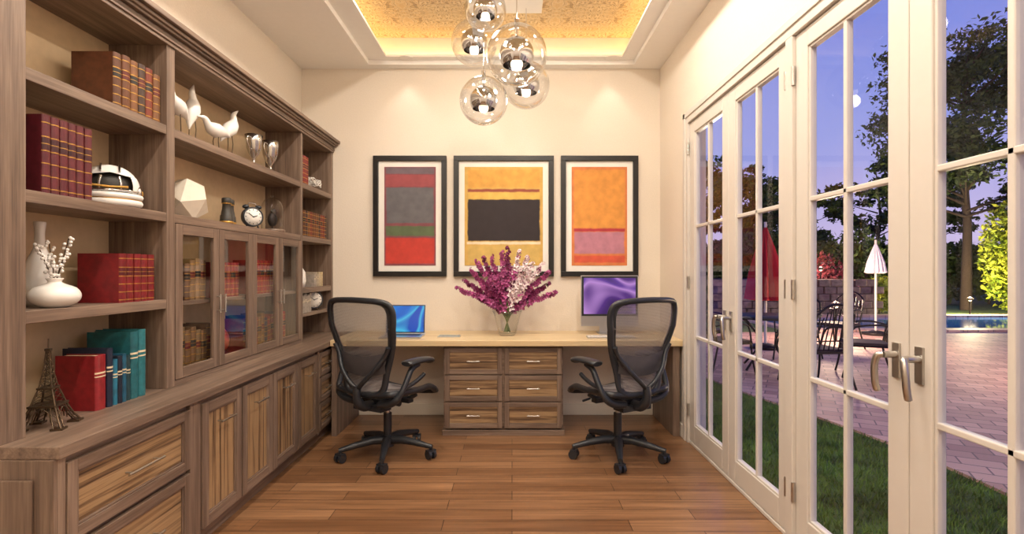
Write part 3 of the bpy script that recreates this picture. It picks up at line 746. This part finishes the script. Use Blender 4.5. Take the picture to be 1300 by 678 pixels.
# ------------------------------------------------------------------ office chairs
def make_chair():
    b = MB(); K = M_black
    for k in range(5):
        a = 2*pi*k/5+.3; c, s = math.cos(a), math.sin(a)
        P = [(c*r, s*r, z) for r, z in [(.02, .115), (.10, .12), (.2, .105), (.29, .088), (.325, .082)]]
        b.tube(P, [.034, .03, .024, .019, .016], K, 8)
        M0 = T(c*.315, s*.315, 0, rz=a+.6*((k % 2)*2-1))
        b.cyl((0, 0, .05), (0, 0, .085), .011, K, seg=10, M=M0)
        for sg in (-1, 1):
            b.cyl((0, sg*.008, .031), (0, sg*.028, .031), .0305, K, seg=20, M=M0)
        b.box(-.02, .02, -.03, .03, .045, .062, K, M0)
    b.cyl((0, 0, .07), (0, 0, .15), .045, K, r1=.036); b.cyl((0, 0, .14), (0, 0, .30), .028, K); b.cyl((0, 0, .28), (0, 0, .42), .016, M_nickel)
    b.box(-.085, .085, -.16, .12, .375, .43, K); b.box(-.21, .21, -.03, .02, .395, .425, K)
    b.cyl((-.2, .05, .41), (-.26, .05, .40), .008, K, seg=8); b.box(-.12, .12, -.2, -.1, .36, .40, K)
    b.cyl((.085, -.06, .40), (.16, -.06, .395), .02, K, seg=12)
    def sp(u, v):
        w = .225+.035*math.sin(pi*min(1, v*1.1)); y = -.22+.47*v
        z = .455+.02*u*u-.0*v; z -= .045*max(0, (v-.75)/.25)**2
        return Vector((u*w, y, z+.02*(1-v)))
    nu, nv = 10, 12; V = [sp(-1+2*i/nu, j/nv) for j in range(nv+1) for i in range(nu+1)]
    b.add(V, [(j*(nu+1)+i, j*(nu+1)+i+1, (j+1)*(nu+1)+i+1, (j+1)*(nu+1)+i) for j in range(nv) for i in range(nu)], M_fabric, True)
    loop = [sp(-1+2*i/8, 0) for i in range(9)]+[sp(1, j/8) for j in range(1, 9)]+[sp(1-2*i/8, 1) for i in range(1, 9)]+[sp(-1, 1-j/8) for j in range(1, 8)]
    b.tube(catmull(loop, 2, True), .022, K, 8, closed=True)
    for s in (-1, 1):
        b.tube(catmull([(s*.08, .0, .41), (s*.18, .0, .42), (s*.235, .02, .45)], 4), .015, K, 8)
    H = [(.0, .475), (.09, .478), (.145, .495), (.168, .54), (.180, .62), (.205, .70), (.238, .80), (.262, .90), (.272, .98), (.268, 1.035), (.243, 1.075), (.18, 1.092), (.08, 1.098), (0, 1.10)]
    def by(z, x):
        t = (z-.475)/.62
        return -.235-.10*t+.035*math.sin(pi*min(1, t*1.4))+.75*x*x*(.6+.6*t)
    half = catmull([(w, 0, z) for w, z in H], 5)
    outline = [Vector((p.x, by(p.z, p.x), p.z)) for p in half]
    left = [Vector((-p.x, p.y, p.z)) for p in outline[::-1]]
    loop = outline[:-1]+left[:-1]
    b.tube(loop, .021, K, 10, closed=True, flat=(1.15, .8, .9))
    inner = []
    for p in half:
        cz = .8; x = p.x*.87; z = cz+(p.z-cz)*.94
        inner.append(Vector((x, by(z, x), z)))
    il = inner[:-1]+[Vector((-p.x, p.y, p.z)) for p in inner[::-1]][:-1]
    n = len(loop)
    b.add(loop+il, [(i, (i+1) % n, n+(i+1) % n, n+i) for i in range(n)], K, True)
    V = []; F = []; nu = 10
    for p in outline:
        for i in range(nu+1):
            x = p.x*(-1+2*i/nu); V.append((x, by(p.z, x), p.z))
    for j in range(len(outline)-1):
        for i in range(nu):
            F.append((j*(nu+1)+i, j*(nu+1)+i+1, (j+1)*(nu+1)+i+1, (j+1)*(nu+1)+i))
    b.add(V, F, M_fabric, True)
    V = []; F = []
    for j in range(5):
        z = .60+.13*j/4
        for i in range(13):
            x = -.19+.38*i/12; zz = z+.03*(abs(x)/.19)**2
            V.append((x, by(zz, x)-.022-.008*math.sin(pi*j/4), zz))
    for j in range(4):
        for i in range(12):
            F.append((j*13+i, j*13+i+1, (j+1)*13+i+1, (j+1)*13+i))
    b.add(V, F, simple('lumbar_pad', (74, 72, 76), .5), True)
    b.tube(catmull([(0, -.14, .39), (0, -.24, .40), (0, -.29, .46), (0, -.285, .54)], 5), [.035]*5+[.032]*5+[.026]*6, K, 10)
    for s in (-1, 1):
        b.tube(catmull([(0, -.285, .52), (s*.06, -.30, .57), (s*.14, -.285, .65), (s*.20, -.25, .74), (s*.232, -.255, .80)], 5), .016, K, 8)
    for s in (-1, 1):
        b.tube(catmull([(s*.10, -.19, .41), (s*.20, -.20, .43), (s*.265, -.19, .48), (s*.285, -.15, .56), (s*.29, -.10, .64), (s*.29, -.03, .668)], 5), [.026]*10+[.02]*16, K, 8)
        b.tube(catmull([(s*.285, -.17, .53), (s*.285, -.08, .545), (s*.285, .0, .57), (s*.285, .04, .59)], 4), .014, K, 8)
        pts = [(s*.285, -.15, .685), (s*.285, -.08, .688), (s*.285, .0, .688), (s*.285, .07, .682), (s*.282, .11, .668)]
        C = catmull(pts, 4); b.tube(C, [.035]+[.048]*(len(C)-3)+[.04, .025], K, 12, flat=(1, 1, .42))
    return b
ch = make_chair().build('office_chair')
ch.location = (-.865, 3.56, .0005); ch.rotation_euler = (0, 0, math.radians(-28))
c2 = bpy.data.objects.new('office_chair.001', ch.data); scene.collection.objects.link(c2)
c2.location = (.735, 3.56, .0005); c2.rotation_euler = (0, 0, math.radians(28))

# ------------------------------------------------------------------ pendant lights
pend = empty('globe_pendant_chandelier')
b = MB(); b.box(-.33, .23, 3.42, 3.98, 3.285, 3.325, M_ceil); b.build('canopy', pend, bevel=.004)
for i, (x, y, z, r) in enumerate([(-.284, 3.85, 3.0, .172), (.032, 3.48, 2.75, .205), (.108, 3.9, 2.70, .178), (-.205, 3.70, 2.514, .174), (-.18, 3.46, 3.05, .14)]):
    b = MB()
    b.ball((x, y, z), r, M_globe, 40, 24); b.build('glass_globe_%d' % i, pend)
    b = MB()
    b.tube([(x, y, 3.285), (x, y, z+r)], .003, M_chrome, 6)
    b.cyl((x, y, z+r*.9), (x, y, z+r+.04), .018, M_chrome); b.cyl((x, y, z+r*.3), (x, y, z+r*.95), .007, M_chrome, seg=10)
    b.ball((x, y, z+r*.02), r*.58, M_chrome, 32, 14, a0=-38, a1=90)
    b.ball((x, y, z-r*.30), r*.2, M_bulb, 16, 10)
    b.build('lamp_core_%d' % i, pend)
    l = bpy.data.lights.new('pendant_bulb', 'POINT'); l.energy = 3.5; l.color = (1, .88, .72); l.shadow_soft_size = .05
    lo = bpy.data.objects.new('pendant_bulb_%d' % i, l); lo.location = (x, y, z-r*.7); lo.parent = pend; scene.collection.objects.link(lo)

# ------------------------------------------------------------------ interior lights
def fill_and_wash_light(x, y, z, energy, col=(1, .905, .79), spot=None, tilt=(0, 0), blend=.6, size=.1, soft=.02):  # one fixture for both the added room fill and the picture-wall scallops
    b = MB()
    b.lathe([(.05, -.002), (.062, -.004), (.064, 0), (.05, 0)], M_ceil, 28, T(x, y, z)); b.lathe([(0, -.0015), (.05, -.0015)], M_dl, 28, T(x, y, z))
    o = b.build('fill_and_wash_downlight')
    if spot:
        l = bpy.data.lights.new('fill_and_wash_lamp', 'SPOT'); l.spot_size = math.radians(spot); l.spot_blend = blend; l.shadow_soft_size = soft
    else:
        l = bpy.data.lights.new('fill_and_wash_lamp', 'AREA'); l.shape = 'DISK'; l.size = size
    l.energy = energy; l.color = col
    lo = bpy.data.objects.new('fill_and_wash_lamp', l); lo.location = (x, y, z-.012); lo.rotation_euler = (tilt[0], tilt[1], 0); lo.parent = o; scene.collection.objects.link(lo)
for x in (-.75, .62):
    for y in (1.0, 1.8, 2.6, 3.35):
        fill_and_wash_light(x, y, 3.325, 14.5)  # invented out-of-view lamps in the tray, added as general room fill
for (x, y) in [(-.9, .0), (.6, .0), (-.9, -.9), (.6, -.9)]:
    fill_and_wash_light(x, y, ZC, 13)  # more added fill lamps, unseen behind the camera
for x in (-.92, .87):
    fill_and_wash_light(x, 4.447, 3.13, 5, spot=76, blend=.6, soft=.04)

# ------------------------------------------------------------------ exterior
def ground_mats():
    m, nt, b_ = nmat('lawn_soil'); tc = N(nt, 'ShaderNodeTexCoord'); no = N(nt, 'ShaderNodeTexNoise'); no.inputs['Scale'].default_value = 6; no.inputs['Detail'].default_value = 8
    nt.links.new(tc.outputs['Object'], no.inputs['Vector'])
    r = ramp(nt, no.outputs['Fac'], [(.3, lin((44, 64, 28))), (.7, lin((88, 112, 50)))])
    nt.links.new(r.outputs[0], b_.inputs['Base Color']); b_.inputs['Roughness'].default_value = .9
    p, nt, b_ = nmat('patio_pavers'); tc = N(nt, 'ShaderNodeTexCoord'); mp = N(nt, 'ShaderNodeMapping'); mp.inputs['Rotation'].default_value = (0, 0, .5)
    br = N(nt, 'ShaderNodeTexBrick'); br.inputs['Scale'].default_value = 1; br.inputs['Brick Width'].default_value = .26; br.inputs['Row Height'].default_value = .16
    br.inputs['Mortar Size'].default_value = .006
    br.inputs['Color1'].default_value = lin((182, 138, 124)); br.inputs['Color2'].default_value = lin((226, 184, 162)); br.inputs['Mortar'].default_value = lin((130, 104, 100))
    nt.links.new(tc.outputs['Object'], mp.inputs[0]); nt.links.new(mp.outputs[0], br.inputs['Vector'])
    nt.links.new(br.outputs['Color'], b_.inputs['Base Color']); b_.inputs['Roughness'].default_value = .6
    return m, p
M_soil, M_pav = ground_mats()
b = MB(); b.box(XR+.15, 70, -12, 90, -.16, -.08, M_soil); b.build('lawn_ground')
edge = catmull([(2.3, 9.5, 0), (2.35, 7.5, 0), (2.55, 5.8, 0), (2.85, 4.6, 0), (3.0, 3.4, 0), (2.9, 1.5, 0), (2.8, -4, 0)], 6)
vs = [(p.x, p.y, -.06) for p in edge]+[(26, -4, -.06), (26, 11.15, -.06), (2.3, 11.15, -.06)]
n = len(vs); b = MB(); b.add(vs+[(v[0], v[1], -.0795) for v in vs], [tuple(range(n))]+[(i, (i+1) % n, n+(i+1) % n, n+i) for i in range(n)], M_pav); b.build('patio')
def edge_x(y):
    for i in range(len(edge)-1):
        if edge[i].y >= y >= edge[i+1].y: return edge[i].x
    return 2.3
M_blade = simple('grass_blade', (98, 128, 52), .7, var=.45, scale=6)
V = []; F = []; RG = random.Random(5)
for i in range(46000):
    y = RG.uniform(.8, 9.5); x = RG.uniform(XR+.17, edge_x(y)+.02)
    if x > edge_x(y)-.02: continue
    h = RG.uniform(.025, .055); a = RG.uniform(0, 6.28); w = .004; lx, ly = RG.uniform(-.03, .03), RG.uniform(-.03, .03)
    o = len(V); c, s = math.cos(a)*w, math.sin(a)*w
    V += [(x-c, y-s, -.08), (x+c, y+s, -.08), (x+lx, y+ly, -.08+h)]; F.append((o, o+1, o+2))
b = MB(); b.add(V, F, M_blade); b.build('lawn_grass', normals=False)
M_pool = simple('pool_water', (60, 104, 160), .05, var=.2, scale=2, emis=.15)
b = MB(); b.box(6.5, 26, 11.6, 14.6, -.1, -.06, M_pool); b.box(6.2, 26, 11.2, 11.6, -.08, -.02, M_pav); b.box(6.2, 6.5, 11.6, 14.6, -.08, -.02, M_pav); b.box(6.2, 26, 14.6, 15.0, -.08, .0, M_pav); b.build('swimming_pool')
M_stone = simple('garden_stone', (120, 98, 88), .8, var=.4, scale=7, bump=.5)
b = MB()
RS = random.Random(9)
for k in range(5):
    for j in range(14):
        x = 6.0+j*.36+.18*(k % 2); b.box(x, x+.34+RS.uniform(-.02, .01), 15.4+RS.uniform(-.03, .03), 15.8, -.08+k*.22, .13+k*.22, M_stone)
b.build('stone_garden_wall', bevel=.02)

def patio_chair():
    b = MB(); K = M_iron
    for s in (-1, 1):
        b.tube(catmull([(s*.24, .24, .42), (s*.25, .26, .2), (s*.26, .3, .006)], 4), .013, K, 6)
        b.tube(catmull([(s*.22, -.2, .42), (s*.24, -.26, .2), (s*.26, -.32, .006)], 4), .013, K, 6)
        b.tube(catmull([(s*.22, -.22, .42), (s*.24, -.27, .65), (s*.22, -.34, .85)], 4), .013, K, 6)
        b.tube(catmull([(s*.24, -.26, .64), (s*.29, -.1, .68), (s*.29, .12, .66), (s*.27, .2, .6), (s*.25, .24, .42)], 4), .012, K, 6)
    b.tube(catmull([(-.22, -.34, .85), (-.12, -.36, .94), (0, -.365, .97), (.12, -.36, .94), (.22, -.34, .85)], 4), .014, K, 6)
    for k in range(-3, 4):
        b.tube([(k*.06, -.22, .44), (k*.055, -.28, .65), (k*.05, -.35, .93-.012*k*k)], .007, K, 5)
    for zz, yy in ((.55, -.25), (.72, -.30)):
        b.tube([(-.235, yy, zz), (.235, yy, zz)], .008, K, 5)
    b.box(-.25, .25, -.23, .26, .40, .425, K); b.box(-.23, .23, -.2, .24, .425, .45, simple('seat_cushion', (70, 52, 58), .8))
    return b
pc = None
for (x, y, rz) in [(4.5, 6.5, 1.15), (4.3, 7.7, 2.4), (2.98, 7.9, -2.6), (2.78, 6.75, -1.4), (3.55, 6.0, .1), (5.6, 8.8, 2.0)]:
    if pc is None:
        pc = patio_chair().build('patio_chair', bevel=0); o = pc
    else:
        o = bpy.data.objects.new('patio_chair', pc.data); scene.collection.objects.link(o)
    o.location = (x, y, -.059); o.rotation_euler = (0, 0, rz)
b = MB(); M0 = T(3.5, 7.0, -.059)
b.lathe([(0, .70), (.52, .70), (.53, .715), (.52, .73), (0, .73)], M_iron, 32, M0)
for k in range(4):
    a = k*pi/2+.4; c, s = math.cos(a), math.sin(a)
    b.tube(catmull([(c*.45, s*.45, .7), (c*.22, s*.22, .5), (c*.15, s*.15, .3), (c*.4, s*.4, .012)], 5), .015, M_iron, 6, M=M0)
b.build('patio_table')
def umbrella(x, y, mat, h, cb, rr, name, z0=-.059):
    b = MB(); M0 = T(x, y, z0)
    b.cyl((0, 0, 0), (0, 0, h+.08), .022, M_trim, M=M0, seg=10); b.lathe([(0, 0), (.25, 0), (.25, .05), (.05, .09), (0, .09)], M_iron, 20, M0)
    seg = 16; prof = [(.02, h), (rr*.45, h-(h-cb)*.3), (rr*.8, h-(h-cb)*.65), (rr, cb), (rr*.7, cb-.02)]
    V = []; F = []
    for i, (r, z) in enumerate(prof):
        for j in range(seg*2):
            a = pi*j/seg; q = r*(1 if j % 2 == 0 else .72); V.append((q*math.cos(a), q*math.sin(a), z))
    m = seg*2
    for i in range(len(prof)-1):
        for j in range(m): F.append((i*m+j, i*m+(j+1) % m, (i+1)*m+(j+1) % m, (i+1)*m+j))
    b.add(V, F, mat, False, M0); b.build(name)
umbrella(4.38, 8.85, simple('umbrella_red', (196, 42, 50), .8), 2.1, .85, .34, 'patio_umbrella')
umbrella(7.6, 10.7, simple('umbrella_white', (225, 220, 225), .8), 1.9, 1.3, .2, 'patio_umbrella')

# trees
def leaves(b, clusters, n, size, mat, RR):
    V = []; F = []
    for i in range(n):
        c, r = RR.choice(clusters)
        d = Vector((RR.gauss(0, 1), RR.gauss(0, 1), RR.gauss(0, 1))).normalized()*(RR.random()**.45)
        p = Vector((c[0]+d.x*r[0], c[1]+d.y*r[1], c[2]+d.z*r[2]))
        nrm = Vector((RR.gauss(0, 1), RR.gauss(0, 1), RR.gauss(0, 1)+.5)).normalized(); u = nrm.orthogonal().normalized()
        u = (Matrix.Rotation(RR.uniform(0, 6.28), 3, nrm) @ u); w = nrm.cross(u); s = size*RR.uniform(.6, 1.3); o = len(V)
        V += [p-u*s, p+w*s*.45, p+u*s, p-w*s*.45]; F.append((o, o+1, o+2, o+3))
    b.add(V, F, mat)
def leafmat(name, a, c):
    m, nt, bs = nmat(name); tc = N(nt, 'ShaderNodeTexCoord'); no = N(nt, 'ShaderNodeTexNoise'); no.inputs['Scale'].default_value = 2.5; no.inputs['Detail'].default_value = 5
    nt.links.new(tc.outputs['Object'], no.inputs['Vector']); r = ramp(nt, no.outputs['Fac'], [(.35, lin(a)), (.65, lin(c))])
    nt.links.new(r.outputs[0], bs.inputs['Base Color']); bs.inputs['Roughness'].default_value = .7
    return m
M_leaf = leafmat('leaf_green', (26, 46, 20), (76, 94, 36)); M_leafb = leafmat('leaf_bright', (100, 130, 24), (200, 204, 60)); M_leafr = leafmat('leaf_red', (80, 22, 34), (140, 50, 60))
M_bark = simple('bark', (70, 56, 48), .9, var=.3)
def tree(seed, h, spread, n, size, mat=None, low=.35, nb=22):
    RR = random.Random(seed); b = MB(); mat = mat or M_leaf
    b.tube([(0, 0, 0), (.1, .05, h*.3), (-.05, .1, h*.6), (.05, 0, h*.92)], [h*.018, h*.013, h*.009, h*.003], M_bark, 8)
    cl = []
    for i in range(nb):
        z = h*RR.uniform(low, .9); a = RR.uniform(0, 6.28); l = spread*RR.uniform(.4, 1)*(1.15-(z/h)*.6)
        e_ = (math.cos(a)*l, math.sin(a)*l, z+l*.35)
        b.tube([(0, 0, z-.2), (e_[0]*.5, e_[1]*.5, z+l*.1), e_], [h*.006, h*.003, .01], M_bark, 5)
        q = RR.uniform(.2, .34)
        cl.append((e_, (spread*q, spread*q, spread*q*.6)))
        for k in range(2):
            cl.append(((e_[0]*RR.uniform(.4, 1.1)+RR.uniform(-.5, .5), e_[1]*RR.uniform(.4, 1.1)+RR.uniform(-.5, .5), e_[2]+RR.uniform(-.4, .5)), (spread*.16, spread*.16, spread*.1)))
    leaves(b, cl, n, size, mat, RR)
    return b
tA = tree(1, 6.0, 2.1, 9000, .11, low=.15).build('tree', normals=False); tA.location = (7.0, 20.5, -.08)
tB = tree(2, 9.5, 3.6, 23000, .095, nb=42).build('tree', normals=False); tB.location = (15.6, 17.6, -.08)
for (x, y, s, rz) in [(9.9, 21.0, .85, 1), (12.8, 22.5, .8, 2), (18.5, 22.5, 1.0, 3), (22.5, 22, .95, 4), (26.5, 21.5, .9, 5), (8.2, 24.5, 1.1, 2.2), (13, 27, 1.15, 5), (20, 28, 1.2, 3)]:
    o = bpy.data.objects.new('tree', tA.data); scene.collection.objects.link(o); o.location = (x, y, -.08); o.scale = (s*1.15, s*1.15, s); o.rotation_euler = (0, 0, rz)
for (x, y, s, rz) in [(21.5, 16.5, .9, 1.5)]:
    o = bpy.data.objects.new('tree', tB.data); scene.collection.objects.link(o); o.location = (x, y, -.08); o.scale = (s, s, s); o.rotation_euler = (0, 0, rz)
def hedge(name, x0, x1, y, h, n, mat, size=.1, seed=4, d=.7):
    RR = random.Random(seed); b = MB(); cl = []; k = max(2, int((x1-x0)/.8))
    for i in range(k):
        x = x0+(x1-x0)*(i+.5)/k; hh = h*RR.uniform(.75, 1.1)
        b.tube([(x, y, -.08), (x, y, hh*.5)], .05, M_bark, 6)
        cl.append(((x, y+RR.uniform(-.3, .3), hh*.5), (.75, d, hh*.5)))
    leaves(b, cl, n, size, mat, RR); return b.build(name, normals=False)
hedge('hedge', 5.0, 12.8, 17.9, 2.7, 11000, M_leaf, .12, d=.5)
hedge('hedge', 12.4, 30, 20.6, 3.2, 17000, M_leaf, .13, 12, d=.6)
hedge('red_leaf_shrub', 8.0, 10.6, 16.5, 1.9, 4500, M_leafr, .08, 5, .4)
hedge('bright_shrub', 15.2, 19.5, 16.0, 3.4, 13000, M_leafb, .085, 6, .6)
hedge('bright_shrub', 11.2, 12.8, 16.2, 1.3, 3000, M_leafb, .07, 7, .4)

def garden_light(x, y, z, e_, col, r=.15, z0=-.08):
    b = MB(); b.cyl((x, y, z0), (x, y, z-.05), .02, M_iron, seg=10); b.lathe([(.06, -.05), (.09, .0), (.01, .05)], M_iron, 16, T(x, y, z+.05)); b.ball((x, y, z), .04, M_bulb, 12, 8)
    o = b.build('garden_lamp'); l = bpy.data.lights.new('garden_bulb', 'POINT'); l.energy = e_; l.color = col; l.shadow_soft_size = r
    lo = bpy.data.objects.new('garden_bulb', l); lo.location = (x, y, z+.2); lo.parent = o; scene.collection.objects.link(lo)
garden_light(17.2, 15.08, .4, 900, (1, .84, .42)); garden_light(13.6, 15.2, .4, 750, (1, .8, .45)); garden_light(9.6, 15.92, 1.3, 110, (1, .7, .5))
garden_light(7.4, 5.0, .6, 380, (1, .68, .46), z0=-.059); garden_light(6.2, 9.8, .6, 300, (1, .68, .46), z0=-.059)
# made-up lantern on the far pier, added only to brighten the lawn
b = MB(); lx, ly, lz = XR+.15, 4.25, 2.1
b.box(lx, lx+.015, ly-.05, ly+.05, lz-.12, lz+.12, M_iron); b.box(lx, lx+.09, ly-.01, ly+.01, lz+.08, lz+.1, M_iron)
b.lathe([(.07, .10), (.01, .16)], M_iron, 6, T(lx+.1, ly, lz-.03), smooth=False); b.lathe([(.045, -.1), (.06, .10)], M_glass, 6, T(lx+.1, ly, lz-.03), smooth=False); b.ball((lx+.1, ly, lz-.03), .025, M_bulb, 10, 8)
o = b.build('added_lawn_light'); l = bpy.data.lights.new('added_lawn_bulb', 'POINT'); l.energy = 28; l.color = (1, .88, .7); l.shadow_soft_size = .08
lo = bpy.data.objects.new('added_lawn_bulb', l); lo.location = (lx+.22, ly, lz-.2); lo.parent = o; scene.collection.objects.link(lo)

# ------------------------------------------------------------------ world
w = bpy.data.worlds.new('dusk_sky'); scene.world = w; w.use_nodes = True; nt = w.node_tree; bg = nt.nodes['Background']
tc = N(nt, 'ShaderNodeTexCoord'); sp = N(nt, 'ShaderNodeSeparateXYZ'); nt.links.new(tc.outputs['Generated'], sp.inputs[0])
no = N(nt, 'ShaderNodeTexNoise'); no.inputs['Scale'].default_value = 3; no.inputs['Detail'].default_value = 5; nt.links.new(tc.outputs['Generated'], no.inputs['Vector'])
ad = N(nt, 'ShaderNodeMath', operation='MULTIPLY_ADD'); ad.inputs[1].default_value = .12; nt.links.new(no.outputs['Fac'], ad.inputs[0]); nt.links.new(sp.outputs[2], ad.inputs[2])
r = ramp(nt, ad.outputs[0], [(.0, lin((140, 122, 144))), (.1, lin((192, 176, 212))), (.28, lin((138, 146, 210))), (.55, lin((100, 118, 206))), (1, lin((60, 74, 150)))])
nt.links.new(r.outputs[0], bg.inputs[0]); bg.inputs[1].default_value = 1.25

# ------------------------------------------------------------------ camera
cam = bpy.data.cameras.new('camera'); cam.lens = 18; cam.sensor_width = 36; cam.shift_y = 4/1300; cam.clip_end = 300
co = bpy.data.objects.new('camera', cam); co.location = (0, 0, 1.29); co.rotation_euler = (pi/2, 0, 0); scene.collection.objects.link(co); scene.camera = co
